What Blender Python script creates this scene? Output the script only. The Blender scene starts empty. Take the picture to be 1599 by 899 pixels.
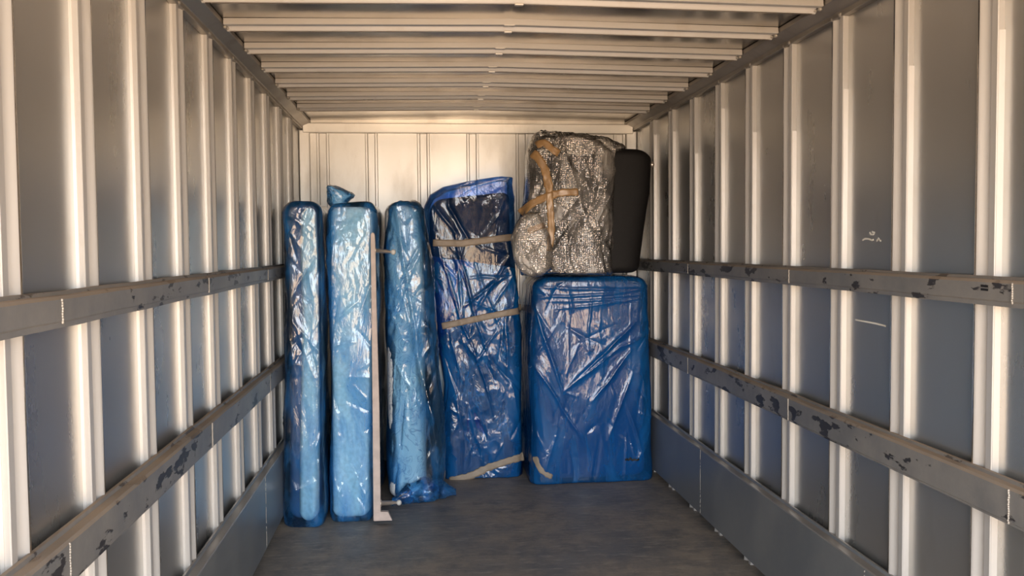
import bpy, bmesh, math, random
import numpy as np
from mathutils import Vector, noise
from mathutils.bvhtree import BVHTree

sc = bpy.context.scene
col = sc.collection

# ------------------------------------------------------------------ camera
F_PX, PIT, YAW, ROL, CZ = 1397.8, .0458, .1015, -.0085, 1.53
cs, sn = math.cos, math.sin
FW = Vector((sn(YAW)*cs(PIT), cs(YAW)*cs(PIT), -sn(PIT)))
RT0 = Vector((cs(YAW), -sn(YAW), 0.0))
UP0 = RT0.cross(FW)
RT = cs(ROL)*RT0 + sn(ROL)*UP0
UP = -sn(ROL)*RT0 + cs(ROL)*UP0
CAM = Vector((0, 0, CZ))
cd = bpy.data.cameras.new('camera')
cam = bpy.data.objects.new('camera', cd)
col.objects.link(cam)
cd.sensor_width = 36.0
cd.lens = F_PX/1599.0*36.0
cd.clip_start = .05
from mathutils import Matrix
M = Matrix((RT, UP, -FW)).transposed().to_4x4()
M.translation = CAM
cam.matrix_world = M
sc.camera = cam


def at(x, y, Y):
    """point of the place at depth Y seen at photo pixel (x, y)"""
    d = FW + (x-799.5)/F_PX*RT - (y-449.5)/F_PX*UP
    return CAM + d*(Y/d.y)


# ------------------------------------------------------------------ world: bright sky over sunlit sandy yard
EXPOSURE = 0.0
sc.view_settings.view_transform = 'Standard'
sc.view_settings.look = 'None'
sc.view_settings.exposure = EXPOSURE
sc.view_settings.gamma = 1.0
sc.view_settings.use_curve_mapping = False
w = bpy.data.worlds.new('world')
sc.world = w
w.use_nodes = True
nt = w.node_tree
nt.nodes.clear()
N, Lk = nt.nodes.new, nt.links.new
tc = N('ShaderNodeTexCoord'); sep = N('ShaderNodeSeparateXYZ'); rmp = N('ShaderNodeValToRGB')
mr = N('ShaderNodeMapRange'); bg = N('ShaderNodeBackground'); wo = N('ShaderNodeOutputWorld')
mr.inputs['From Min'].default_value = -1; mr.inputs['From Max'].default_value = 1
Lk(tc.outputs['Generated'], sep.inputs[0]); Lk(sep.outputs['Z'], mr.inputs['Value'])
Lk(mr.outputs[0], rmp.inputs[0]); Lk(rmp.outputs[0], bg.inputs[0]); Lk(bg.outputs[0], wo.inputs[0])
cr = rmp.color_ramp
cr.elements[0].position = 0.0; cr.elements[0].color = (.76, .51, .32, 1)
cr.elements[1].position = 1.0; cr.elements[1].color = (.74, .85, 1.0, 1)
for p_, c_ in ((.46, (.95, .655, .41, 1)), (.495, (.86, .74, .58, 1)), (.51, (1.0, 1.0, 1.0, 1)), (.62, (.92, .97, 1.04, 1))):
    e = cr.elements.new(p_); e.color = c_
bg.inputs[1].default_value = 13.6

OPEN_Y = -0.9
pl = bpy.data.lights.new('door_portal', 'AREA')
pl.shape = 'RECTANGLE'; pl.size = 2.36; pl.size_y = 2.42
pl.cycles.is_portal = True
po = bpy.data.objects.new('door_portal', pl)
col.objects.link(po)
po.location = (.368, OPEN_Y-.02, 1.21)
po.rotation_euler = (math.radians(90), 0, 0)     # its -Z looks into the container (+Y)

sc.cycles.use_denoising = True
sc.cycles.max_bounces = 14
sc.cycles.diffuse_bounces = 6
sc.cycles.glossy_bounces = 8
sc.cycles.transparent_max_bounces = 24
sc.cycles.caustics_reflective = True


# ------------------------------------------------------------------ materials
def lin(c):
    return tuple(((v/255+.055)/1.055)**2.4 if v/255 > .04045 else v/255/12.92 for v in c)+(1,)


def new_mat(name):
    m = bpy.data.materials.new(name); m.use_nodes = True
    t = m.node_tree
    b = t.nodes['Principled BSDF']
    return m, t, b


def nd(t, kind, **kw):
    n = t.nodes.new(kind)
    for k, v in kw.items():
        if k in n.inputs: n.inputs[k].default_value = v
        else: setattr(n, k, v)
    return n


def coords(t, scale=(1, 1, 1), rot=(0, 0, 0)):
    c = nd(t, 'ShaderNodeTexCoord'); mp = nd(t, 'ShaderNodeMapping')
    mp.inputs['Scale'].default_value = scale
    mp.inputs['Rotation'].default_value = rot
    t.links.new(c.outputs['Object'], mp.inputs[0])
    return mp.outputs[0]


def ramp(t, src, stops):
    r = nd(t, 'ShaderNodeValToRGB')
    el = r.color_ramp.elements
    el[0].position, el[0].color = stops[0]
    el[1].position, el[1].color = stops[-1]
    for p, c in stops[1:-1]:
        e = el.new(p); e.color = c
    t.links.new(src, r.inputs[0])
    return r.outputs[0]


def g(v): return (v, v, v, 1)


def mixc(t, fac, a, b):
    m = nd(t, 'ShaderNodeMix'); m.data_type = 'RGBA'
    for s, v in ((0, fac), (6, a), (7, b)):
        if hasattr(v, 'is_output') or isinstance(v, bpy.types.NodeSocket): t.links.new(v, m.inputs[s])
        else: m.inputs[s].default_value = v
    return m.outputs[2]


def metal_mat(name, base, dirt, rough=(.24, .42), metallic=.85, dirt_lo=.55, spots=.4):
    m, t, b = new_mat(name)
    v = coords(t, (1, 1, .35))
    n1 = nd(t, 'ShaderNodeTexNoise', Scale=3.0, Detail=6.0, Roughness=.6)
    t.links.new(v, n1.inputs['Vector'])
    n2 = nd(t, 'ShaderNodeTexNoise', Scale=26.0, Detail=5.0, Roughness=.7)
    t.links.new(v, n2.inputs['Vector'])
    f = ramp(t, n1.outputs[0], [(dirt_lo, g(0)), (.85, g(.8))])
    c = mixc(t, f, base, dirt)
    sp = ramp(t, n2.outputs[0], [(.62, g(0)), (.85, g(spots))])
    c = mixc(t, sp, c, dirt)
    t.links.new(c, b.inputs['Base Color'])
    b.inputs['Metallic'].default_value = metallic
    r = nd(t, 'ShaderNodeMapRange'); r.inputs['To Min'].default_value = rough[0]; r.inputs['To Max'].default_value = rough[1]
    r.inputs['From Min'].default_value = .3; r.inputs['From Max'].default_value = .7
    t.links.new(n1.outputs[0], r.inputs['Value']); t.links.new(r.outputs[0], b.inputs['Roughness'])
    bp = nd(t, 'ShaderNodeBump', Strength=.12, Distance=.01)
    n3 = nd(t, 'ShaderNodeTexNoise', Scale=2.2, Detail=2.0)
    t.links.new(v, n3.inputs['Vector'])
    t.links.new(n3.outputs[0], bp.inputs['Height']); t.links.new(bp.outputs[0], b.inputs['Normal'])
    return m


M_GALV = metal_mat('galvanized_sheet', (.46, .455, .44, 1), (.36, .34, .31, 1), rough=(.25, .34), metallic=.78, spots=.1, dirt_lo=.6)
M_RIB = metal_mat('galvanized_rib', (.62, .60, .575, 1), (.40, .34, .27, 1), rough=(.34, .46), metallic=.4, dirt_lo=.62)
M_EDGE = metal_mat('highlight_rolled_edge', (.86, .83, .79, 1), (.6, .52, .44, 1), rough=(.14, .2), metallic=1.0, dirt_lo=.6)  # brighter metal than the rib: puts the bend's highlight line into the colour
M_ROOFEDGE = metal_mat('rusty_highlight_edge', (.80, .70, .61, 1), (.36, .20, .13, 1), rough=(.26, .36), metallic=.85, dirt_lo=.5)  # coppery rust tint, with a pale base that builds in the bend's highlight
M_ROOF = metal_mat('roof_sheet', (.31, .30, .285, 1), (.24, .20, .16, 1), rough=(.17, .27), metallic=.93)
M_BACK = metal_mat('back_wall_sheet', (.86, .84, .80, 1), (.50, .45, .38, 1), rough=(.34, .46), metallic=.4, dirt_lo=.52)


def rail_mat():
    m, t, b = new_mat('worn_painted_rail')
    v = coords(t)
    n1 = nd(t, 'ShaderNodeTexNoise', Scale=5.0, Detail=7.0, Roughness=.65); t.links.new(v, n1.inputs['Vector'])
    n2 = nd(t, 'ShaderNodeTexNoise', Scale=11.0, Detail=6.0, Roughness=.6); t.links.new(coords(t, (1, .5, 1.4)), n2.inputs['Vector'])
    base = mixc(t, ramp(t, n1.outputs[0], [(.35, g(0)), (.7, g(1))]), (.20, .20, .20, 1), (.30, .285, .265, 1))
    chip = ramp(t, n2.outputs[0], [(.575, g(0)), (.595, g(1))])
    c = mixc(t, chip, base, (.05, .048, .052, 1))
    gm = nd(t, 'ShaderNodeNewGeometry'); sx = nd(t, 'ShaderNodeSeparateXYZ'); t.links.new(gm.outputs['Normal'], sx.inputs[0])
    up = nd(t, 'ShaderNodeMapRange'); up.inputs['From Min'].default_value = .35; up.inputs['From Max'].default_value = .8
    t.links.new(sx.outputs['Z'], up.inputs['Value'])
    mu = nd(t, 'ShaderNodeMath', operation='MULTIPLY')
    t.links.new(up.outputs[0], mu.inputs[0])
    t.links.new(ramp(t, n1.outputs[0], [(.3, g(.55)), (.6, g(1))]), mu.inputs[1])
    c = mixc(t, mu.outputs[0], c, (.36, .27, .19, 1))
    t.links.new(c, b.inputs['Base Color'])
    rr = nd(t, 'ShaderNodeMath', operation='MULTIPLY_ADD'); t.links.new(mu.outputs[0], rr.inputs[0])
    rr.inputs[1].default_value = .35; rr.inputs[2].default_value = .42
    t.links.new(rr.outputs[0], b.inputs['Roughness'])
    b.inputs['Metallic'].default_value = .25
    bp = nd(t, 'ShaderNodeBump', Strength=.4, Distance=.003); t.links.new(chip, bp.inputs['Height']); bp.invert = True
    t.links.new(bp.outputs[0], b.inputs['Normal'])
    return m


M_RAIL = rail_mat()


def plain(name, c, rough=.5, metallic=0., bump=0, bscale=60., spec=.5, sheen=0):
    m, t, b = new_mat(name)
    n1 = nd(t, 'ShaderNodeTexNoise', Scale=bscale*.15, Detail=5.0)
    t.links.new(coords(t), n1.inputs['Vector'])
    d = tuple(x*.82 for x in c[:3])+(1,)
    t.links.new(mixc(t, ramp(t, n1.outputs[0], [(.35, g(0)), (.65, g(1))]), c, d), b.inputs['Base Color'])
    b.inputs['Roughness'].default_value = rough; b.inputs['Metallic'].default_value = metallic
    b.inputs['Specular IOR Level'].default_value = spec
    if bump:
        n2 = nd(t, 'ShaderNodeTexNoise', Scale=bscale, Detail=4.0); t.links.new(coords(t), n2.inputs['Vector'])
        bp = nd(t, 'ShaderNodeBump', Strength=bump, Distance=.002); t.links.new(n2.outputs[0], bp.inputs['Height'])
        t.links.new(bp.outputs[0], b.inputs['Normal'])
    return m


def kick_mat():
    m, t, b = new_mat('dark_steel_kick_plate')
    n1 = nd(t, 'ShaderNodeTexNoise', Scale=2.5, Detail=8.0, Roughness=.7); t.links.new(coords(t), n1.inputs['Vector'])
    c = mixc(t, ramp(t, n1.outputs[0], [(.35, g(0)), (.7, g(1))]), (.19, .205, .22, 1), (.28, .285, .28, 1))
    n2 = nd(t, 'ShaderNodeTexNoise', Scale=9.0, Detail=9.0, Roughness=.8); t.links.new(coords(t), n2.inputs['Vector'])
    c = mixc(t, ramp(t, n2.outputs[0], [(.64, g(0)), (.74, g(.7))]), c, (.34, .33, .29, 1))
    gm = nd(t, 'ShaderNodeNewGeometry'); sx = nd(t, 'ShaderNodeSeparateXYZ'); t.links.new(gm.outputs['Normal'], sx.inputs[0])
    up = ramp(t, sx.outputs['Z'], [(.3, g(0)), (.7, g(.8))])
    c = mixc(t, up, c, (.30, .26, .22, 1))
    t.links.new(c, b.inputs['Base Color'])
    t.links.new(ramp(t, n1.outputs[0], [(.3, g(.28)), (.7, g(.45))]), b.inputs['Roughness'])
    b.inputs['Metallic'].default_value = .3
    return m


def floor_mat():
    m, t, b = new_mat('worn_dark_floor')
    n1 = nd(t, 'ShaderNodeTexNoise', Scale=1.6, Detail=9.0, Roughness=.72); t.links.new(coords(t, (1, .7, 1)), n1.inputs['Vector'])
    c = mixc(t, ramp(t, n1.outputs[0], [(.38, g(0)), (.6, g(1))]), (.165, .158, .15, 1), (.33, .27, .21, 1))
    n4 = nd(t, 'ShaderNodeTexNoise', Scale=6.0, Detail=9.0, Roughness=.75); t.links.new(coords(t), n4.inputs['Vector'])
    c = mixc(t, ramp(t, n4.outputs[0], [(.45, g(0)), (.62, g(.75))]), c, (.13, .128, .13, 1))
    n2 = nd(t, 'ShaderNodeTexNoise', Scale=30.0, Detail=6.0, Roughness=.75); t.links.new(coords(t, (.22, 1, 1), (0, 0, .35)), n2.inputs['Vector'])
    c = mixc(t, ramp(t, n2.outputs[0], [(.53, g(0)), (.66, g(.65))]), c, (.42, .36, .29, 1))
    n3 = nd(t, 'ShaderNodeTexVoronoi', Scale=9.0); t.links.new(coords(t), n3.inputs['Vector'])
    c = mixc(t, ramp(t, n3.outputs['Distance'], [(.03, g(.7)), (.06, g(0))]), c, (.34, .30, .24, 1))
    t.links.new(c, b.inputs['Base Color'])
    t.links.new(ramp(t, n1.outputs[0], [(.3, g(.42)), (.7, g(.62))]), b.inputs['Roughness'])
    bp = nd(t, 'ShaderNodeBump', Strength=.25, Distance=.003); t.links.new(n2.outputs[0], bp.inputs['Height'])
    t.links.new(bp.outputs[0], b.inputs['Normal'])
    return m


M_KICK, M_FLOOR = kick_mat(), floor_mat()
M_WELD = plain('weld_bead', (.42, .39, .35, 1), .5, .4, .6, 90)
M_TRIM = metal_mat('corner_rail_steel', (.28, .26, .235, 1), (.18, .15, .12, 1), rough=(.32, .5), metallic=.7)
M_CREAM = plain('cream_upholstery', (.84, .85, .84, 1), .85, 0, .3, 300)
M_NAVY = plain('dark_upholstery', (.012, .016, .03, 1), .75, 0, .3, 300)
M_BLUEFAB = plain('blue_grey_upholstery', (.05, .10, .20, 1), .75, 0, .3, 300)
M_BLACK = plain('black_leatherette', (.010, .009, .009, 1), .6, 0, .25, 350, .25)
M_BROWNW = plain('taupe_upholstery', (.17, .14, .12, 1), .7, 0, .3, 300)
M_BOARD = plain('pinkish_beige_board', (.66, .54, .48, 1), .6, 0, .15, 120)
M_CHROME = plain('chrome_tube', (.82, .72, .64, 1), .3, .8)
M_GLIDE = plain('white_plastic_glide', (.75, .74, .70, 1), .35)
M_KRAFT = plain('grey_brown_tape', (.34, .27, .20, 1), .5, 0, .3, 200)
M_TAPE = plain('amber_packing_tape', (.42, .25, .11, 1), .3, 0, .3, 120, .6)
M_INK = plain('black_marker', (.01, .01, .012, 1), .6)
M_CHALK = plain('white_chalk', (.8, .78, .72, 1), .9)
M_PALETAPE = plain('pale_paper_label', (.72, .66, .50, 1), .5)


def damask_mat():
    m, t, b = new_mat('patterned_mattress_fabric')
    v1 = nd(t, 'ShaderNodeTexNoise', Scale=13.0, Detail=1.0, Distortion=1.5); t.links.new(coords(t, (1, 1, .8)), v1.inputs['Vector'])
    c = mixc(t, ramp(t, v1.outputs[0], [(.0, g(0)), (.44, g(0)), (.47, g(1)), (.50, g(0)), (.58, g(0)), (.60, g(.8)), (.63, g(0)), (1.0, g(0))]), (.70, .72, .72, 1), (.34, .38, .48, 1))
    t.links.new(c, b.inputs['Base Color']); b.inputs['Roughness'].default_value = .8
    return m


M_DAMASK = damask_mat()


def film_mat(name, tint, body, opac=(.25, .6), rough=.10, crinkle=1.0, sc_=(1, 1, .35), bubbles=False, gl=1.0):
    """thin plastic film: tinted see-through, a share of milky scatter, a glossy skin"""
    m = bpy.data.materials.new(name); m.use_nodes = True
    t = m.node_tree; t.nodes.clear()
    out = nd(t, 'ShaderNodeOutputMaterial')
    tr = nd(t, 'ShaderNodeBsdfTransparent'); tr.inputs[0].default_value = tint
    df = nd(t, 'ShaderNodeBsdfDiffuse'); df.inputs[0].default_value = body
    tl = nd(t, 'ShaderNodeBsdfTranslucent'); tl.inputs[0].default_value = body
    dm = nd(t, 'ShaderNodeMixShader'); dm.inputs[0].default_value = .35
    t.links.new(df.outputs[0], dm.inputs[1]); t.links.new(tl.outputs[0], dm.inputs[2])
    v = coords(t, sc_)
    n1 = nd(t, 'ShaderNodeTexNoise', Scale=7.0, Detail=5.0, Roughness=.6, Distortion=.6); t.links.new(v, n1.inputs['Vector'])
    op = nd(t, 'ShaderNodeMapRange'); op.inputs['From Min'].default_value = .44; op.inputs['From Max'].default_value = .62
    op.inputs['To Min'].default_value = opac[0]; op.inputs['To Max'].default_value = opac[1]
    t.links.new(n1.outputs[0], op.inputs['Value'])
    mx = nd(t, 'ShaderNodeMixShader'); t.links.new(op.outputs[0], mx.inputs[0])
    t.links.new(tr.outputs[0], mx.inputs[1]); t.links.new(dm.outputs[0], mx.inputs[2])
    # crinkles
    n2 = nd(t, 'ShaderNodeTexNoise', Scale=14.0, Detail=3.0, Roughness=.5, Distortion=1.2); t.links.new(v, n2.inputs['Vector'])
    n2.noise_type = 'RIDGED_MULTIFRACTAL'
    vo = nd(t, 'ShaderNodeTexVoronoi', Scale=16.0); vo.feature = 'F1'
    dv = nd(t, 'ShaderNodeVectorMath', operation='MULTIPLY_ADD')
    t.links.new(n1.outputs['Color'], dv.inputs[0]); dv.inputs[1].default_value = (.25, .25, .25); t.links.new(v, dv.inputs[2])
    t.links.new(dv.outputs[0], vo.inputs['Vector'])
    b1 = nd(t, 'ShaderNodeBump', Strength=.10*crinkle, Distance=.012); t.links.new(n2.outputs[0], b1.inputs['Height'])
    b2 = nd(t, 'ShaderNodeBump', Strength=.16*crinkle, Distance=.02); t.links.new(vo.outputs['Distance'], b2.inputs['Height'])
    t.links.new(b1.outputs[0], b2.inputs['Normal'])
    last = b2
    if bubbles:
        vb = nd(t, 'ShaderNodeTexVoronoi', Scale=85.0, Randomness=.25); t.links.new(coords(t), vb.inputs['Vector'])
        b3 = nd(t, 'ShaderNodeBump', Strength=.8, Distance=.004); b3.invert = True
        t.links.new(vb.outputs['Distance'], b3.inputs['Height']); t.links.new(b2.outputs[0], b3.inputs['Normal']); last = b3
    gs = nd(t, 'ShaderNodeBsdfGlossy', Roughness=rough); t.links.new(last.outputs[0], gs.inputs['Normal'])
    fr = nd(t, 'ShaderNodeFresnel', IOR=1.6); t.links.new(last.outputs[0], fr.inputs['Normal'])
    fm = nd(t, 'ShaderNodeMath', operation='MULTIPLY'); fm.use_clamp = True
    t.links.new(fr.outputs[0], fm.inputs[0]); fm.inputs[1].default_value = gl
    fx = nd(t, 'ShaderNodeMixShader'); t.links.new(fm.outputs[0], fx.inputs[0])
    t.links.new(mx.outputs[0], fx.inputs[1]); t.links.new(gs.outputs[0], fx.inputs[2])
    t.links.new(fx.outputs[0], out.inputs[0])
    return m


M_FILM = film_mat('blue_polythene', (.58, .83, 1.0, 1), (.05, .38, 1.0, 1), (.04, .40), rough=.05, gl=1.25)
M_FILM_D = film_mat('blue_polythene_double', (.20, .60, 1.0, 1), (.016, .23, .68, 1), (.30, .6), rough=.05, gl=.95)
M_FILM_C = film_mat('blue_polythene_clear', (.36, .62, .98, 1), (.02, .11, .38, 1), (.08, .32), rough=.05, gl=.8)
M_BUBBLE = film_mat('bubble_wrap', (.92, .90, .87, 1), (.86, .79, .70, 1), (.08, .36), .09, 1.3, (1, 1, .8), True, gl=2.8)


# ------------------------------------------------------------------ object helpers
def link_mesh(name, verts, faces, mat, parent=None, smooth=False):
    me = bpy.data.meshes.new(name)
    me.from_pydata([tuple(map(float, v)) for v in verts], [], faces)
    me.update()
    if mat: me.materials.append(mat)
    if smooth:
        me.polygons.foreach_set('use_smooth', [True]*len(me.polygons))
    o = bpy.data.objects.new(name, me)
    col.objects.link(o)
    if parent:
        o.parent = parent
        o.matrix_parent_inverse = parent.matrix_world.inverted()
    return o


def empty(name, loc, label, cat, group=None):
    o = bpy.data.objects.new(name, None); col.objects.link(o)
    o.location = loc
    o.matrix_world = Matrix.Translation(loc)
    o.empty_display_size = .1
    o['label'] = label; o['category'] = cat
    if group: o['group'] = group
    return o


def boxv(x0, x1, y0, y1, z0, z1):
    v = [(x0, y0, z0), (x1, y0, z0), (x1, y1, z0), (x0, y1, z0), (x0, y0, z1), (x1, y0, z1), (x1, y1, z1), (x0, y1, z1)]
    f = [(0, 3, 2, 1), (4, 5, 6, 7), (0, 1, 5, 4), (1, 2, 6, 5), (2, 3, 7, 6), (3, 0, 4, 7)]
    return v, f


class MB:
    def __init__(s): s.v = []; s.f = []
    def add(s, v, f):
        n = len(s.v); s.v += list(v); s.f += [tuple(i+n for i in q) for q in f]; return s
    def box(s, *a): return s.add(*boxv(*a))
    def sweep(s, sections):
        """list of equal-length closed rings -> skinned solid with end caps"""
        m = len(sections[0]); v = [p for r in sections for p in r]; f = []
        for i in range(len(sections)-1):
            for j in range(m):
                k = (j+1) % m
                f.append((i*m+j, i*m+k, (i+1)*m+k, (i+1)*m+j))
        f.append(tuple(range(m-1, -1, -1))); f.append(tuple((len(sections)-1)*m+j for j in range(m)))
        return s.add(v, f)
    def blob(s, c, r, sq=(1, 1, 1), seed=0):
        rings = []
        rnd = random.Random(seed); n = 8
        for i in range(1, 6):
            th = math.pi*i/6
            rings.append([(c[0]+r*sq[0]*sn(th)*cs(6.283*j/n)*rnd.uniform(.8, 1.2), c[1]+r*sq[1]*sn(th)*sn(6.283*j/n)*rnd.uniform(.8, 1.2), c[2]+r*sq[2]*cs(th)) for j in range(n)])
        return s.sweep(rings)
    def build(s, name, mat, parent=None, smooth=False, bevel=0, angle=0):
        o = link_mesh(name, s.v, s.f, mat, parent, smooth or angle > 0)
        if angle: o.data.set_sharp_from_angle(angle=math.radians(angle))
        bm = bmesh.new(); bm.from_mesh(o.data); bmesh.ops.recalc_face_normals(bm, faces=bm.faces); bm.to_mesh(o.data); bm.free()
        if bevel:
            b = o.modifiers.new('bevel', 'BEVEL'); b.width = bevel; b.segments = 2; b.limit_method = 'ANGLE'
        return o


def structure(o):
    o['kind'] = 'structure'
    return o


# ------------------------------------------------------------------ the container
XL, XR = -.812, 1.548            # rib faces
DEP = .026
Y1 = 6.46                        # back wall sheet
ZT = 2.43                        # roof sheet
y0 = OPEN_Y


def rib_profile(yB, zoff=0):
    """(along, proud) points of one folded rib: flange, lip, groove, rounded far lip"""
    p = [(-.080, 0), (-.085, DEP-.006), (-.083, DEP-.004), (-.059, DEP-.004), (-.056, DEP-.007), (-.055, .004), (-.040, .004), (-.036, .006), (-.032, .009), (-.026, .013), (-.020, .018), (-.014, .0225), (-.010, .0252), (-.006, .026), (-.003, .0255), (0, .022), (.002, 0)]
    return [(yB+a, b) for a, b in p]


wl = structure(MB().box(XL-DEP-.03, XL-DEP, y0, Y1+.05, -.05, ZT+.06).build('wall_left', M_GALV))
wr = structure(MB().box(XR+DEP, XR+DEP+.03, y0, Y1+.05, -.05, ZT+.06).build('wall_right', M_GALV))
wb = structure(MB().box(XL-DEP-.03, XR+DEP+.03, Y1, Y1+.03, -.05, ZT+.06).build('wall_back', M_BACK))
structure(MB().box(XL-DEP, XR+DEP, y0-.02, Y1, -.06, 0).build('floor', M_FLOOR))

ribs_y = [2.372+.4475*k for k in range(-5, 9)]
ribs_y = [y for y in ribs_y if y > y0+.1]
rnd = random.Random(4)
for i, yB in enumerate(ribs_y):
    for side, par in (('l', wl), ('r', wr)):
        prof = rib_profile(yB+rnd.uniform(-.006, .006))
        X = (lambda b: XL-DEP+b) if side == 'l' else (lambda b: XR+DEP-b)
        mb = MB()
        secs = []
        for z in (.0, .6, 1.2, 1.8, 2.375):
            w_ = rnd.uniform(-.0015, .0015) if 0 < z < 2.3 else 0
            secs.append([(X(b), a+w_, z) for a, b in prof])
        mb.sweep(secs)
        zn = rnd.uniform(2.0, 2.3) if side == 'r' else 2.37
        a0 = prof[0][0]
        xs = sorted((X(.0), X(.018 if side == 'r' else .008)))
        mb.box(xs[0], xs[1], a0-.005, a0+.003, 0, zn)          # overlapping sheet edge
        rb = mb.build('wall_rib', M_RIB, par, angle=32)
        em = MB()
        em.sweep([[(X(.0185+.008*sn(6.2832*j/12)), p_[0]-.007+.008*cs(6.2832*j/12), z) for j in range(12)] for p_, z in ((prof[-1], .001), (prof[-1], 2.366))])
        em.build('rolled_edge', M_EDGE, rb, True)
        wm = MB()
        wm.blob((X(.024), prof[1][0]+.012, 2.372), .012, (1, 1.2, .8), i)
        wm.blob((X(.022), yB-.008, 2.370), .010, (1, 1.2, .8), i+30)
        wm.build('weld_bead', M_WELD, rb, True)

# ceiling: sheet with a slight ridge in the middle
XM = (XL+XR)/2
RISE = .016
xs3 = [XL-DEP-.03, XM, XR+DEP+.03]
v = []
for Y in (y0, Y1+.03):
    for x, dz in zip(xs3, (0, RISE, 0)): v.append((x, Y, ZT+dz))
    for x, dz in zip(xs3[::-1], (0, RISE, 0)): v.append((x, Y, ZT+dz+.03))
mb = MB(); mb.sweep([v[:6], v[6:]])
cl = structure(mb.build('ceiling', M_ROOF))
XA, XB = -.752, 1.488
rz = ZT
for k in range(-5, 7):
    yB = 3.283+.4185*k
    if yB < y0+.1: continue
    prof = [(yB+a, b) for a, b in [(-.076, 0), (-.080, .023), (-.078, .025), (-.052, .025), (-.050, .023), (-.049, .006), (-.028, .006), (-.020, .018), (-.015, .029), (-.011, .0345), (-.006, .0365), (-.002, .0345), (.001, .028), (.002, 0)]]
    mb = MB()
    secs = []
    for i in range(9):
        u = i/8; x = XA+(XB-XA)*u
        dz = RISE*(1-abs(2*u-1))
        secs.append([(x, a, rz+dz-b) for a, b in prof])
    mb.sweep(secs)
    rb = mb.build('roof_rib', M_RIB, cl, angle=32)
    em = MB()
    em.sweep([[(x, yB-.005+.0075*cs(6.2832*j/12), rz+RISE*(1-abs((x-XA)/(XB-XA)*2-1))-.030+.0075*sn(6.2832*j/12)) for j in range(12)] for x in (XA+.012, (XA+XB)/2, XB-.012)])
    em.build('rolled_edge', M_ROOFEDGE, rb, True)
    sp_ = MB()
    zc_ = rz+RISE
    sp_.box(XM-.022, XM+.022, yB-.0805, yB-.049, zc_-.0275, zc_-.0235)
    sp_.box(XM-.016, XM+.016, yB-.016, yB+.003, zc_-.0405, zc_-.034)
    sp_.build('splice_plate', M_RIB, rb, False, .001)
    wm = MB()
    wm.blob((XA+.002, yB-.01, rz-.024), .010, (1, 1.3, .8), k+60)
    wm.blob((XB-.002, yB-.01, rz-.024), .010, (1, 1.3, .8), k+90)
    wm.blob((XA+.002, yB-.052, rz-.03), .009, (1, 1.3, .8), k+160)
    wm.blob((XB-.002, yB-.052, rz-.03), .009, (1, 1.3, .8), k+190)
    wm.build('weld_bead', M_WELD, rb, True)

# corner rails under the roof, header beam and posts at the far end
def mirror(x): return XL+XR-x


for i, s in enumerate('lr'):
    pr = [(XL-DEP, 2.365), (XL+.004, 2.365), (XL+.004, 2.385), (XA-.004, 2.408), (XA-.004, ZT-.001), (XL-DEP, ZT-.001)]
    if s == 'r': pr = [(mirror(x), z) for x, z in pr]
    structure(MB().sweep([[(x, Y, z) for x, z in pr] for Y in (y0, Y1)]).build('trim_%d' % (i+1), M_TRIM, None, False, .003))
structure(MB().box(XL+.005, XR-.005, 6.40, Y1, 2.340, 2.407).build('trim_3', M_BACK, None, False, .004))
structure(MB().box(XL-DEP+.002, XL+.05, 6.415, Y1, 0, 2.36).build('trim_4', M_BACK, None, False, .006))
structure(MB().box(XR-.05, XR+DEP-.002, 6.415, Y1, 0, 2.36).build('trim_5', M_BACK, None, False, .006))

# far wall ribs
for px in (504, 580, 661.5, 738.5, 815.5, 892, 968):
    X = at(px, 250, 6.43).x
    prof = [(-.045, 0), (-.042, .022), (-.026, .022), (-.023, .004), (.023, .004), (.026, .022), (.042, .022), (.045, 0)]
    mb = MB()
    secs = [[(X+a+rnd.uniform(-.0008, .0008), Y1-b, z) for a, b in prof] for z in (0, .8, 1.6, 2.0, 2.34)]
    mb.sweep(secs)
    mb.build('wall_rib', M_BACK, wb, False, .002)


# side rails: folded channel standing proud of the ribs
def rail(n, s, zt, zb, out=.040, lip=.012):
    # profile in (x from rib face, z)
    p = [(-.004, zt+.012), (.006, zt+.012), (.010, zt+.004), (out-.006, zt+.004), (out, zt-.003), (out, zb+.004), (out-.004, zb), (out-.004, zb-lip), (out-.010, zb-lip), (out-.012, zb), (-.004, zb)]
    sg = 1 if s == 'l' else -1
    X0 = XL if s == 'l' else XR
    mb = MB(); secs = []
    r = random.Random(n)
    nY = 30
    for i in range(nY):
        Y = y0+(6.40-y0)*i/(nY-1)
        dz = r.uniform(-.0015, .0015); dx = r.uniform(-.001, .001)
        secs.append([(X0+sg*(x+dx), Y, z+dz) for x, z in p])
    mb.sweep(secs)
    o = structure(mb.build('trim_%d' % n, M_RAIL))
    # welds at the rail joints
    for Yw in ([2.02, 3.37, 4.65] if s == 'l' else [2.15, 3.55, 4.95]):
        wm = MB()
        q = random.Random(int(Yw*100)); zz = zb
        while zz < zt:
            wm.blob((X0+sg*out, Yw+q.uniform(-.001, .001), zz), .0035, (1, .9, 1.3), int(zz*1000)); zz += .006
        wm.build('weld_bead', M_WELD, o, True)
    return o


Z = lambda d: CZ+d
r_ul = rail(6, 'l', Z(-.1015), Z(-.1545))
r_ur = rail(7, 'r', Z(-.1015), Z(-.1545))
r_ll = rail(8, 'l', Z(-.6357), Z(-.7252), lip=.006)
r_lr = rail(9, 'r', Z(-.6357), Z(-.7252), lip=.006)

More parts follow.
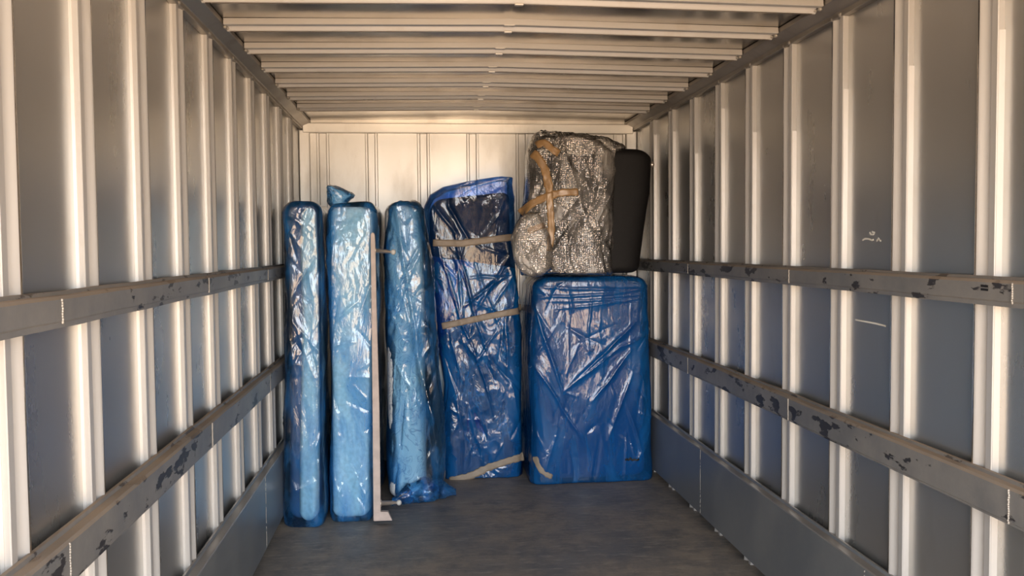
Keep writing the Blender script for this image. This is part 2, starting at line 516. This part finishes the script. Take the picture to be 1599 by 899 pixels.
# kick plates
for s in 'lr':
    zt, zb, out = Z(-1.114), Z(-1.471), .040
    p = [(-.006, zt+.010), (.002, zt+.010), (.006, zt), (out-.003, zt), (out, zt-.004), (out, zb), (out-.005, zb), (out-.005, zt-.012), (-.006, zt-.012)]
    sg = 1 if s == 'l' else -1
    X0 = XL if s == 'l' else XR
    o = structure(MB().sweep([[(X0+sg*x, Y, z) for x, z in p] for Y in (y0, 2.2, 3.6, 5.0, 6.40)]).build('baseboard_left' if s == 'l' else 'baseboard_right', M_KICK))
    for Yw in ([2.1, 3.1, 4.45] if s == 'l' else [2.9, 4.72]):
        wm = MB(); q = random.Random(int(Yw*70)); zz = zb
        while zz < zt:
            if q.random() < .8:
                wm.blob((X0+sg*out, Yw+q.uniform(-.001, .001), zz), .003, (.8, .8, 1.5), int(zz*1000))
            zz += .008
        wm.build('weld_bead', M_WELD, o, True)


# strokes drawn on a surface: list of polylines, thin raised ribbons
def strokes(name, polys, width, mat, parent, nrm):
    mb = MB()
    nrm = Vector(nrm)
    for pl_ in polys:
        secs = []
        P = [Vector(p) for p in pl_]
        for i, p in enumerate(P):
            d = (P[min(i+1, len(P)-1)]-P[max(i-1, 0)]).normalized()
            sd = nrm.cross(d).normalized()*width*.5
            secs.append([p-sd, p+sd, p+sd+nrm*.0012, p-sd+nrm*.0012])
        mb.sweep(secs)
    return mb.build(name, mat, parent)


def atX(x, y, X):
    d = FW + (x-799.5)/F_PX*RT - (y-449.5)/F_PX*UP
    return CAM + d*(X/d.x)


XW = XR+DEP-.0005
strokes('chalk_mark', [[atX(a, b, XW) for a, b in q] for q in (
    [(1358, 363), (1360, 366), (1364, 366), (1366, 363), (1362, 362)],
    [(1347, 375), (1351, 372.5), (1357, 373), (1362, 375), (1364, 374)],
    [(1369, 376), (1372, 372), (1374, 375.5), (1376, 376)])], .006, M_CHALK, wr, (-1, 0, 0))
strokes('chalk_mark', [[atX(a, b, XW) for a, b in ((1336, 499), (1352, 502), (1368, 505), (1383, 509))]], .006, M_CHALK, wr, (-1, 0, 0))
xr_ = XR-.041
strokes('ink_mark', [[atX(a, b, xr_) for a, b in q] for q in (
    [(1532, 446), (1538, 446.6), (1543, 447)], [(1532, 451.5), (1538, 452), (1543, 452.6)])], .006, M_INK, r_ur, (-1, 0, 0))


# ------------------------------------------------------------------ soft wrapped things
def vnoise(x, y, seed=0):
    """smooth 2-D gradient-free value noise in [-1, 1], numpy"""
    xi = np.floor(x).astype(np.int64); yi = np.floor(y).astype(np.int64)
    xf = x-xi; yf = y-yi
    u = xf*xf*(3-2*xf); v_ = yf*yf*(3-2*yf)
    def h(a, b):
        n = (a*374761393+b*668265263+seed*974634777) & 0xffffffff
        n = ((n ^ (n >> 13))*1274126177) & 0xffffffff
        return ((n ^ (n >> 16)) & 0xffff)/32767.5-1
    return (h(xi, yi)*(1-u)+h(xi+1, yi)*u)*(1-v_)+(h(xi, yi+1)*(1-u)+h(xi+1, yi+1)*u)*v_


def interp(tab, z):
    zs = [r[0] for r in tab]
    return [np.interp(z, zs, [r[k] for r in tab]) for k in range(1, len(tab[0]))]


def soft_box(name, mat, parent, prof, yf, yb, back=None, expo=7., rc=.03, nf=48, ns=22, nz=200, disp=None, slant=0., bulge=.0, bottom_rc=None, fold_seed=None, floor=.002):
    """closed rounded box. prof: rows (z, xl, xr) of the front outline from bottom to top."""
    zb, zt = prof[0][0], prof[-1][0]
    # perimeter samples on the square, counter-clockwise, front edge first
    pts = [(-1+2*i/nf, -1.) for i in range(nf)]
    side = [-1+2*(i/ns)**1.5 for i in range(ns)]
    pts += [(1., b) for b in side]
    pts += [(1-2*i/8, 1.) for i in range(8)]
    pts += [(-1., b) for b in ([1.]+side[:0:-1])]
    A = np.array(pts)
    k = (np.abs(A[:, 0])**expo+np.abs(A[:, 1])**expo)**(1/expo)
    A = A/k[:, None]
    brc = rc if bottom_rc is None else bottom_rc
    rows = []                       # (z, inset)
    for th in np.linspace(0, math.pi/2, 7)[:-1]: rows.append((zb+brc*(1-math.sin(th+.0)) if False else zb+brc*(1-math.cos(th)), brc*(1-math.sin(th))))
    for z in np.linspace(zb+brc, zt-rc, nz): rows.append((z, 0.))
    for th in np.linspace(0, math.pi/2, 9)[1:]: rows.append((zt-rc+rc*math.sin(th), rc*(1-math.cos(th))))
    G = []
    for z, ins in rows:
        xl, xr = interp(prof, z)
        bl, br = back if back else (xl, xr)
        cx, hw = (xl+xr)/2, (xr-xl)/2
        bcx, bhw = (bl+br)/2, (br-bl)/2
        f = (A[:, 1]+1)/2
        cxx = cx*(1-f)+bcx*f; hww = hw*(1-f)+bhw*f
        sx_ = np.maximum(hww-ins, .002)/hww
        x = cxx+A[:, 0]*hww*sx_
        hd = (yb-yf)/2
        y = (yf+yb)/2+A[:, 1]*hd*max(hd-ins, .01)/hd
        if bulge:
            y = y-bulge*math.sin(math.pi*(z-zb)/(zt-zb))*(1-f)*(1-A[:, 0]**2)
        zz = np.full_like(x, z)+slant*(x-cx)*np.clip((z-zb)/(zt-zb), 0, 1)**3
        G.append(np.stack([x, y, zz], -1))
    G = np.array(G)
    nr, m = G.shape[:2]
    # outward normals
    du = np.roll(G, -1, 1)-np.roll(G, 1, 1)
    dv = np.gradient(G, axis=0)
    nn = np.cross(du, dv); nn /= np.linalg.norm(nn, axis=-1, keepdims=True)+1e-9
    # arc coordinate: x on the front, continued round the corners
    seg = np.linalg.norm(np.roll(G, -1, 1)-G, axis=-1)
    s = np.concatenate([np.zeros((nr, 1)), np.cumsum(seg, 1)[:, :-1]], 1)
    L = s[:, -1:]+seg[:, -1:]
    s = np.where(s > L*.62, s-L, s)
    if disp is not None:
        G = G+nn*disp(s, G[..., 2], G)[..., None]
    G[..., 2] = np.maximum(G[..., 2], floor)
    V = G.reshape(-1, 3).tolist(); F = []
    for i in range(nr-1):
        for j in range(m):
            k2 = (j+1) % m
            F.append((i*m+j, i*m+k2, (i+1)*m+k2, (i+1)*m+j))
    for i, fl in ((0, True), (nr-1, False)):
        c = G[i].mean(0); V.append(c.tolist()); ci = len(V)-1
        for j in range(m):
            k2 = (j+1) % m
            F.append((ci, i*m+k2, i*m+j) if fl else (ci, i*m+j, i*m+k2))
    return link_mesh(name, V, F, mat, parent, True)


def crumple(seed, w_, z0, z1, amp=.010, nfold=60, steep=.6, long_=.45, fine=.004, extra=(), jag=None):
    """film relief: straight tension folds + ridged noise; returns disp(s, z, G)"""
    r = random.Random(seed)
    folds = []
    for _ in range(nfold):
        a = math.pi/2+r.gauss(0, steep)
        folds.append((r.uniform(-.05, w_+.05), r.uniform(z0, z1), a, r.uniform(.08, long_), r.uniform(.3, 1)*amp*r.choice([1, 1, -1]), r.uniform(.004, .014)))
    folds += list(extra)

    def fn(s, z, G):
        h = np.zeros_like(s)
        wx = .02*vnoise(s*9+seed, z*9, seed+3)
        for (fx, fz, a, ln, am, wd) in folds:
            ca, sa = cs(a), sn(a)
            u = (s-fx)*ca+(z-fz)*sa
            d = -(s-fx)*sa+(z-fz)*ca+wx*.3
            t = np.clip(1-np.abs(u)/(ln/2), 0, 1)
            h += am*np.exp(-np.abs(d)/wd)*np.sqrt(t)
        n = 0
        for o_, (fs, fz_, am) in enumerate(((9, 4, 1.), (19, 8, .55), (42, 20, .28))):
            sg_ = .45 if seed % 2 else -.45
            s2, z2 = s*.9+z*sg_, z*.9-s*sg_
            q = vnoise(s2*fs*.8+seed*7+3*wx*fs, z2*fz_*1.1+seed*3, seed+o_)
            n = n+am*(1-2*np.abs(q))
        msk = np.clip(.25+1.1*vnoise(s*4.3+seed, z*3.1+5, seed+17), .08, 1)
        h += fine*n*msk
        h += amp*1.5*vnoise(s*3.7+z*1.2+11*seed, z*2.8-s, seed+9)
        return h
    return fn


def ray_strip(name, mat, parent, target, path, width, Y=None, off=.004, wob=.0, seed=1, nseg=None):
    """tape laid over the front of a mesh: path of (px, py) at depth Y, cast along +Y on the surface"""
    me = target.data
    bvh = BVHTree.FromPolygons([target.matrix_world @ v.co for v in me.vertices], [tuple(p.vertices) for p in me.polygons])
    P = [at(x, y, Y) for x, y in path]
    # resample
    Q = []
    for a, b in zip(P[:-1], P[1:]):
        n = max(2, int((b-a).length/.012))
        for i in range(n): Q.append(a.lerp(b, i/n))
    Q.append(P[-1])
    for _ in range(3):
        Q = [Q[0]]+[(Q[i-1]+Q[i]*2+Q[i+1])/4 for i in range(1, len(Q)-1)]+[Q[-1]]
    nw = 5
    rows = []; last = Y
    r = random.Random(seed)
    for i, p in enumerate(Q):
        d = Q[min(i+1, len(Q)-1)]-Q[max(i-1, 0)]
        d = Vector((d.x, 0, d.z)).normalized(); sd = Vector((-d.z, 0, d.x))
        row = []
        wv = width*(1+r.uniform(-wob, wob))
        for k in range(nw):
            q = p+sd*wv*((k/(nw-1))-.5)
            hit, nrm, _, _ = bvh.ray_cast(Vector((q.x, Y-1.2, q.z)), Vector((0, 1, 0)))
            y = (hit.y if hit and abs(hit.y-Y) < .4 else last); last = y
            row.append(y)
        rows.append((p, sd, wv, row))
    ys = np.array([r_[3] for r_ in rows])
    for _ in range(2):
        e = np.pad(ys, 1, mode='edge')
        ys = np.minimum(ys, (e[:-2, 1:-1]+e[2:, 1:-1]+e[1:-1, :-2]+e[1:-1, 2:])/4+.0)
    secs = []
    for i, (p, sd, wv, _) in enumerate(rows):
        top, bot = [], []
        for k in range(nw):
            q = p+sd*wv*((k/(nw-1))-.5)
            top.append((q.x, ys[i, k]-off, q.z)); bot.append((q.x, ys[i, k]-off+.0012, q.z))
        secs.append(top+bot[::-1])
    mb = MB(); mb.sweep(secs)
    return mb.build(name, mat, parent, True)


def outline(rows, Y):
    """rows (py, pxl, pxr) top to bottom -> (z, xl, xr) bottom to top at depth Y"""
    out = []
    for py, a, b in rows:
        pa, pb = at(a, py, Y), at(b, py, Y)
        out.append((max((pa.z+pb.z)/2, .0), pa.x, pb.x))
    return out[::-1]


GRP = None
# --- thing 1: slim upright cushion section by the left wall
Yf = 4.93
t1 = empty('wrapped_sofa_section', (-.66, Yf, 0), 'slim pale upholstered section standing on end in blue plastic, against the left wall', 'wrapped furniture')
pr = outline([(315, 448, 498), (330, 440, 504), (400, 438, 507), (480, 441, 508), (560, 440, 509), (640, 438, 510), (700, 437, 510), (780, 436, 509), (805, 436, 509), (829, 440, 506)], Yf)
pr[0] = (.0,)+pr[0][1:]
soft_box('plastic_cover', M_FILM, t1, pr, Yf, 6.25, back=(-.80, -.575), rc=.035, nf=52, nz=260, expo=8, disp=crumple(3, .26, 0, 1.78, .008, 60, .5, .4, .003), bottom_rc=.03)
ins = [(z+.02 if i == 0 else (z-.02 if i == len(pr)-1 else z), a+.085, b-.035) for i, (z, a, b) in enumerate(pr)]
soft_box('cushion_body', M_CREAM, t1, ins, Yf+.035, 6.2, back=(-.70, -.60), rc=.05, nf=16, nz=40, expo=5)
dk = [(z+.02 if i == 0 else (z+.008 if i == len(pr)-1 else z), a+.025, b-.02) for i, (z, a, b) in enumerate(pr)]
soft_box('backrest_body', M_BLUEFAB, t1, dk, Yf+.085, 6.22, back=(-.78, -.59), rc=.05, nf=16, nz=40, expo=6)

# --- thing 2: wider divan on end with its underside board and two legs
Yf = 4.99
t2 = empty('wrapped_divan', (-.38, Yf, 0), 'pale divan on end in blue plastic with a beige board and two metal legs', 'wrapped furniture')
pr2 = outline([(316, 512, 582), (328, 508, 588), (380, 508, 589), (500, 509, 589), (700, 511, 585), (800, 511, 584), (818, 513, 583)], Yf)
pr2[0] = (.0,)+pr2[0][1:]
f2 = soft_box('plastic_cover', M_FILM, t2, pr2, Yf, 6.25, back=(-.505, -.245), rc=.03, nf=60, nz=260, expo=10, disp=crumple(8, .3, 0, 1.78, .008, 60, .6, .4, .003), bottom_rc=.03)
in2 = [(z+.02 if i == 0 else (z-.02 if i == len(pr2)-1 else z), a+.012, b-.018) for i, (z, a, b) in enumerate(pr2)]
soft_box('divan_body', M_CREAM, t2, in2, Yf+.03, 6.2, back=(-.48, -.26), rc=.04, nf=16, nz=40, expo=8)
# board
mb = MB(); secs = []
for py, a, b in ((363, 580.5, 583), (366, 578.5, 585), (380, 578.5, 586), (480, 580, 588), (640, 581.5, 592.5), (800, 583, 594.5), (813, 583, 595)):
    Yb = Yf-.045
    pa, pb = at(a, py, Yb), at(b, py, Yb)
    secs.append([(pa.x, Yb, pa.z), (pb.x, Yb, pa.z), (pb.x, Yb+.03, pa.z), (pa.x, Yb+.03, pa.z)])
secs = secs[::-1]
zb0 = secs[0][0][2]
mb.sweep(secs)
mb.build('base_board', M_BOARD, t2, False, .003)
Yb = Yf-.046
q = [at(x, y, Yb) for x, y in ((583.5, 799), (606, 799), (612.5, 812.5), (584, 813.5))]
mb = MB(); mb.sweep([[(p.x, Yb, max(p.z, .002)) for p in q], [(p.x, Yb+.032, max(p.z, .002)) for p in q]])
mb.build('foot_bracket', M_BOARD, t2, False, .002)


def leg(name, p0, p1, r0, r1):
    mb = MB(); secs = []
    d = (p1-p0).normalized(); u = d.cross(Vector((0, 1, 0))).normalized(); v_ = d.cross(u)
    for t_, r in ((0, r0*1.5), (.06, r0*1.5), (.065, r0), (.8, r1), (.82, r1*.8), (1, r1*.8)):
        c = p0.lerp(p1, t_)
        secs.append([tuple(c+u*r*cs(6.2832*j/14)+v_*r*sn(6.2832*j/14)) for j in range(14)])
    mb.sweep(secs)
    o = mb.build('leg', M_CHROME, t2, True)
    gm = MB(); e = p1; rr = .016
    rings = []
    for i in range(1, 10):
        th = math.pi*i/10
        rings.append([tuple(e+d*(rr*.9*(1-cs(th)))+(u*cs(6.2832*j/12)+v_*sn(6.2832*j/12))*rr*sn(th)) for j in range(12)])
    gm.sweep(rings); gm.build('glide', M_GLIDE, o, True)
    return o


Yl = Yf-.03
leg('leg', at(586, 391, Yl), at(610, 393, Yl), .011, .010)
leg('leg', at(594, 785.5, Yl), at(619, 784.5, Yl), .013, .011)
# twisted plastic knot standing on top
pk = outline([(289, 508, 515), (294, 507, 527), (300, 508, 540), (304, 509, 549), (309, 511, 544), (322, 513, 536)], 5.1)
soft_box('plastic_knot', M_FILM, t2, pk, 5.1, 5.24, rc=.012, nf=60, nz=50, expo=2.5, floor=1.6, disp=crumple(77, .2, 1.7, 1.9, .010, 24, .8, .10, .006), bottom_rc=.02)

# --- thing 3: patterned mattress in loose film
Yf = 5.32
t3 = empty('wrapped_mattress', (-.1, Yf, 0), 'narrow patterned mattress standing upright in loose wrinkled blue plastic, right of the metal legs', 'wrapped mattress')
pr3 = outline([(314, 602, 652), (326, 596, 664), (400, 596, 677), (500, 599, 690), (600, 600, 697), (680, 600, 702), (740, 600, 707), (770, 604, 704), (788, 612, 700)], Yf)
pr3[0] = (.0,)+pr3[0][1:]
ex = [(.17, 1.2, math.pi/2+.12, 1.5, .016, .012), (.22, .8, math.pi/2+.2, 1.3, .014, .012), (.26, .6, math.pi/2+.16, 1.0, .012, .01), (.05, 1.3, math.pi/2-.1, .8, .01, .01)]
soft_box('plastic_cover', M_FILM, t3, pr3, Yf, 6.25, back=(-.20, .01), rc=.03, nf=64, nz=260, expo=4, disp=crumple(12, .34, 0, 1.8, .011, 90, .35, .6, .005, ex), bottom_rc=.02)
in3 = []
for z, a, b in pr3:
    in3.append((z, at(601, 500, Yf).x+.0, min(b-.03, at(601, 500, Yf).x+.235)))
in3[0] = (.02,)+in3[0][1:]; in3[-1] = (in3[-1][0]-.02,)+in3[-1][1:]
soft_box('mattress_body', M_DAMASK, t3, in3, Yf+.04, 6.2, rc=.05, nf=16, nz=40, expo=6)
# ruffled gather of spare film at the foot
mb = MB(); n = 40; secs = []
c0, c1 = at(612, 778, 5.28), at(712, 752, 5.45)
ring_n = 22
r = random.Random(8)
for i in range(n):
    u = i/(n-1)
    c = c0.lerp(c1, u); h = .052*(math.sin(math.pi*min(max(u, .04), .97))**.6)+.006
    ring = []
    for j in range(ring_n):
        a = 6.2832*j/ring_n
        rr = h*(1+.22*sn(7*a+u*18)+.18*sn(23*u+2*a)+.08*r.uniform(-1, 1))
        ring.append((c.x, c.y-.01+rr*.8*cs(a), max(.003, .05*math.sin(math.pi*u)+.03+rr*sn(a))))
    secs.append(ring)
mb.sweep(secs)
mb.build('gathered_plastic', M_FILM, t3, True)

# --- thing 4: dark headboard piece with three tape bands
Yf = 5.86
t4 = empty('wrapped_headboard', (.35, Yf, 0), 'wide dark navy piece in blue plastic with three grey brown tape bands', 'wrapped furniture')
pr4 = outline([(274, 775, 812), (282, 728, 812), (291, 692, 812), (304, 672, 812), (322, 661, 812), (350, 660, 812), (400, 664, 812), (500, 676, 812), (600, 692, 812), (700, 695, 812), (740, 694, 812), (757, 694, 812)], Yf)
pr4 = [(z, max(a, .035), .652 if z < 1.30 else min(b, .626)) for z, a, b in pr4]
pr4[0] = (.0,)+pr4[0][1:]
ex = [(.16, 1.75, -1.05, .42, .022, .010), (.10, 1.72, -.9, .32, .014, .010), (.24, 1.2, 1.75, 1.1, .014, .008), (.18, 1.0, 1.8, 1.3, .012, .008), (.34, 1.25, .6, .4, .012, .008), (.40, 1.3, .95, .5, .012, .008), (.45, .95, 1.45, .5, .012, .010)]
f4 = soft_box('plastic_cover', M_FILM_C, t4, pr4, Yf, 6.28, rc=.014, nf=100, nz=300, expo=7, slant=0, disp=crumple(21, .6, 0, 1.95, .009, 40, .6, .45, .0035, ex), bottom_rc=.015)
in4 = [(z, a+.03, b-.03) for z, a, b in pr4]; in4[0] = (.02,)+in4[0][1:]; in4 = [q for q in in4 if q[0] < in4[-1][0]-.10]
soft_box('headboard_body', M_NAVY, t4, in4, Yf+.05, 6.2, rc=.05, nf=20, nz=40, slant=.10)
pl4 = [(z, a-.006, b+.004) for z, a, b in pr4 if z < 1.42]+[(1.44, .05, .63)]
f4b = soft_box('plastic_sleeve', M_FILM_D, t4, pl4, Yf-.014, 6.29, rc=.006, nf=100, nz=240, expo=7, slant=-.16, disp=crumple(33, .6, 0, 1.45, .010, 42, .5, .5, .004, ex), bottom_rc=.01)
ray_strip('tape_band', M_KRAFT, t4, f4, [(676, 379), (720, 380), (760, 375), (800, 370)], .044, Yf, .006, .03)
ray_strip('tape_band', M_KRAFT, t4, f4b, [(690, 509), (740, 498), (790, 488), (822, 484)], .042, Yf, .006, .03)
ray_strip('tape_band', M_KRAFT, t4, f4b, [(702, 750), (735, 742), (765, 728), (800, 716), (818, 713)], .048, Yf, .006, .15)

# --- thing 5: lower box-like piece on the right
Yf = 5.64
t5 = empty('wrapped_furniture_block', (1.1, Yf, 0), 'low wide block in deep blue plastic standing under the bubble-wrapped chair', 'wrapped furniture')
pr5 = outline([(432, 845, 1010), (446, 833, 1018), (520, 829, 1019), (590, 826, 1021), (640, 824, 1027), (700, 822, 1030), (735, 822, 1029), (755, 829, 1022)], Yf)
pr5 = [(z, max(a, .692), min(b, 1.502)) for z, a, b in pr5]
pr5[0] = (.0,)+pr5[0][1:]
ex = [(.06, .95, math.pi/2+.32, .95, .016, .009), (.14, .55, math.pi/2+.55, .8, .014, .009), (.45, .85, .75, .6, .022, .012), (.38, .75, .65, .5, .016, .01), (.5, .7, .9, .45, .016, .01),
      (.55, .5, 1.2, .5, .014, .012), (.65, .35, 1.9, .5, .014, .01), (.3, 1.22, .06, .8, .008, .006), (.35, 1.26, -.03, .8, .008, .006), (.4, 1.19, .04, .7, .007, .006), (.4, 1.16, .1, .6, .007, .006)]
ex += [(.22+.1*k, .98, math.pi/2, .45, .007, .003) for k in (0, 1.3, 2, 4)]
f5 = soft_box('plastic_cover', M_FILM_D, t5, pr5, Yf, 6.3, rc=.035, nf=130, nz=220, expo=9, disp=crumple(41, .85, 0, 1.33, .009, 45, .8, .4, .003, ex), bottom_rc=.02)
in5 = [(z, a+.03, b-.04) for z, a, b in pr5]; in5[0] = (.02,)+in5[0][1:]; in5[-1] = (in5[-1][0]-.03,)+in5[-1][1:]
soft_box('block_body', M_BLUEFAB, t5, in5, Yf+.04, 6.2, rc=.05, nf=20, nz=40)
ray_strip('tape_scrap', M_KRAFT, t5, f5, [(836, 714), (840, 727), (848, 738), (862, 744)], .032, Yf, .005, .25)
ray_strip('marker_scribble', M_INK, t5, f5, [(976, 718), (979, 713), (981, 721), (984, 712), (987, 721), (990, 714), (993, 720), (998, 716)], .012, Yf, .004)

# --- thing 6: bubble-wrapped black armchair on top
Yf = 5.52
t6 = empty('bubble_wrapped_armchair', (1.05, 5.85, 1.34), 'black armchair half covered in clear bubble wrap and amber tape, on the blue block', 'wrapped furniture')
pb6 = outline([(231, 850, 1012), (246, 836, 1023), (300, 832, 1021), (360, 832, 1012), (414, 832, 1003)], Yf+.06)
pb6[0] = (1.356,)+pb6[0][1:]
b6 = soft_box('armchair_body', M_BLACK, t6, pb6, Yf+.06, 6.25, rc=.045, nf=40, nz=60, expo=8, floor=1.350,
              disp=lambda s, z, G: .004*vnoise(s*4, z*4, 5))
pw6 = outline([(210, 845, 905), (218, 835, 940), (236, 825, 966), (300, 818, 968), (345, 808, 966), (375, 803, 964), (400, 808, 960), (420, 815, 958)], Yf)
pw6[0] = (1.352,)+pw6[0][1:]
f6 = soft_box('bubble_wrap', M_BUBBLE, t6, pw6, Yf, 6.20, back=(.72, 1.30), rc=.03, nf=110, nz=150, expo=6, floor=1.347,
              disp=crumple(55, .7, 1.34, 2.2, .012, 110, .35, .5, .0045), bottom_rc=.02)
in6 = [(z, a+.05, b-.1) for z, a, b in pw6]; in6[0] = (1.36,)+in6[0][1:]; in6[-1] = (in6[-1][0]-.10,)+in6[-1][1:]
# taped edges of the wrap
AM = dict(width=.034)
ray_strip('packing_tape', M_TAPE, t6, f6, [(832, 238), (840, 245), (850, 262), (856, 290), (858, 305)], .050, Yf, .005, .12)
ray_strip('packing_tape', M_TAPE, t6, f6, [(838, 226), (850, 221), (862, 234), (872, 240)], .044, Yf, .005, .12)
ray_strip('packing_tape', M_TAPE, t6, f6, [(815, 332), (830, 318), (850, 308), (875, 301), (902, 300)], .046, Yf, .007, .12)
ray_strip('packing_tape', M_TAPE, t6, f6, [(857, 300), (859, 330), (861, 360), (858, 392)], .042, Yf, .009, .12)
ray_strip('packing_tape', M_TAPE, t6, f6, [(825, 361), (838, 356), (850, 351)], .034, Yf, .005, .2)
mb = MB(); secs = []
c = at(1016.5, 257, Yf+.13)
for i in range(1, 8):
    th = math.pi*i/8
    secs.append([(c.x-.010+.016*(1-cs(th)), c.y+.02*sn(th)*cs(a), c.z+.02*sn(th)*sn(a)) for a in [6.2832*j/12 for j in range(12)]])
mb.sweep(secs); mb.build('foot_stud', M_CHROME, t6, True)
# loose hanging bag of bubble wrap at the lower left front
ph = outline([(330, 818, 842), (345, 806, 852), (370, 800, 860), (400, 803, 864), (418, 811, 860), (432, 826, 848)], Yf-.05)
soft_box('hanging_wrap', M_BUBBLE, t6, ph, Yf-.05, Yf+.06, rc=.03, nf=60, nz=90, expo=3, floor=1.2,
         disp=crumple(61, .25, 1.3, 1.75, .010, 40, .6, .2, .006), bottom_rc=.03)
ph = outline([(202, 842, 868), (209, 835, 905), (217, 832, 952), (229, 832, 975), (244, 838, 970)], Yf+.04)
soft_box('wrap_ruffle', M_BUBBLE, t6, ph, Yf+.04, Yf+.3, rc=.012, nf=90, nz=50, expo=4, floor=1.5,
         disp=crumple(63, .6, 2.0, 2.3, .022, 80, .9, .2, .010), bottom_rc=.012)
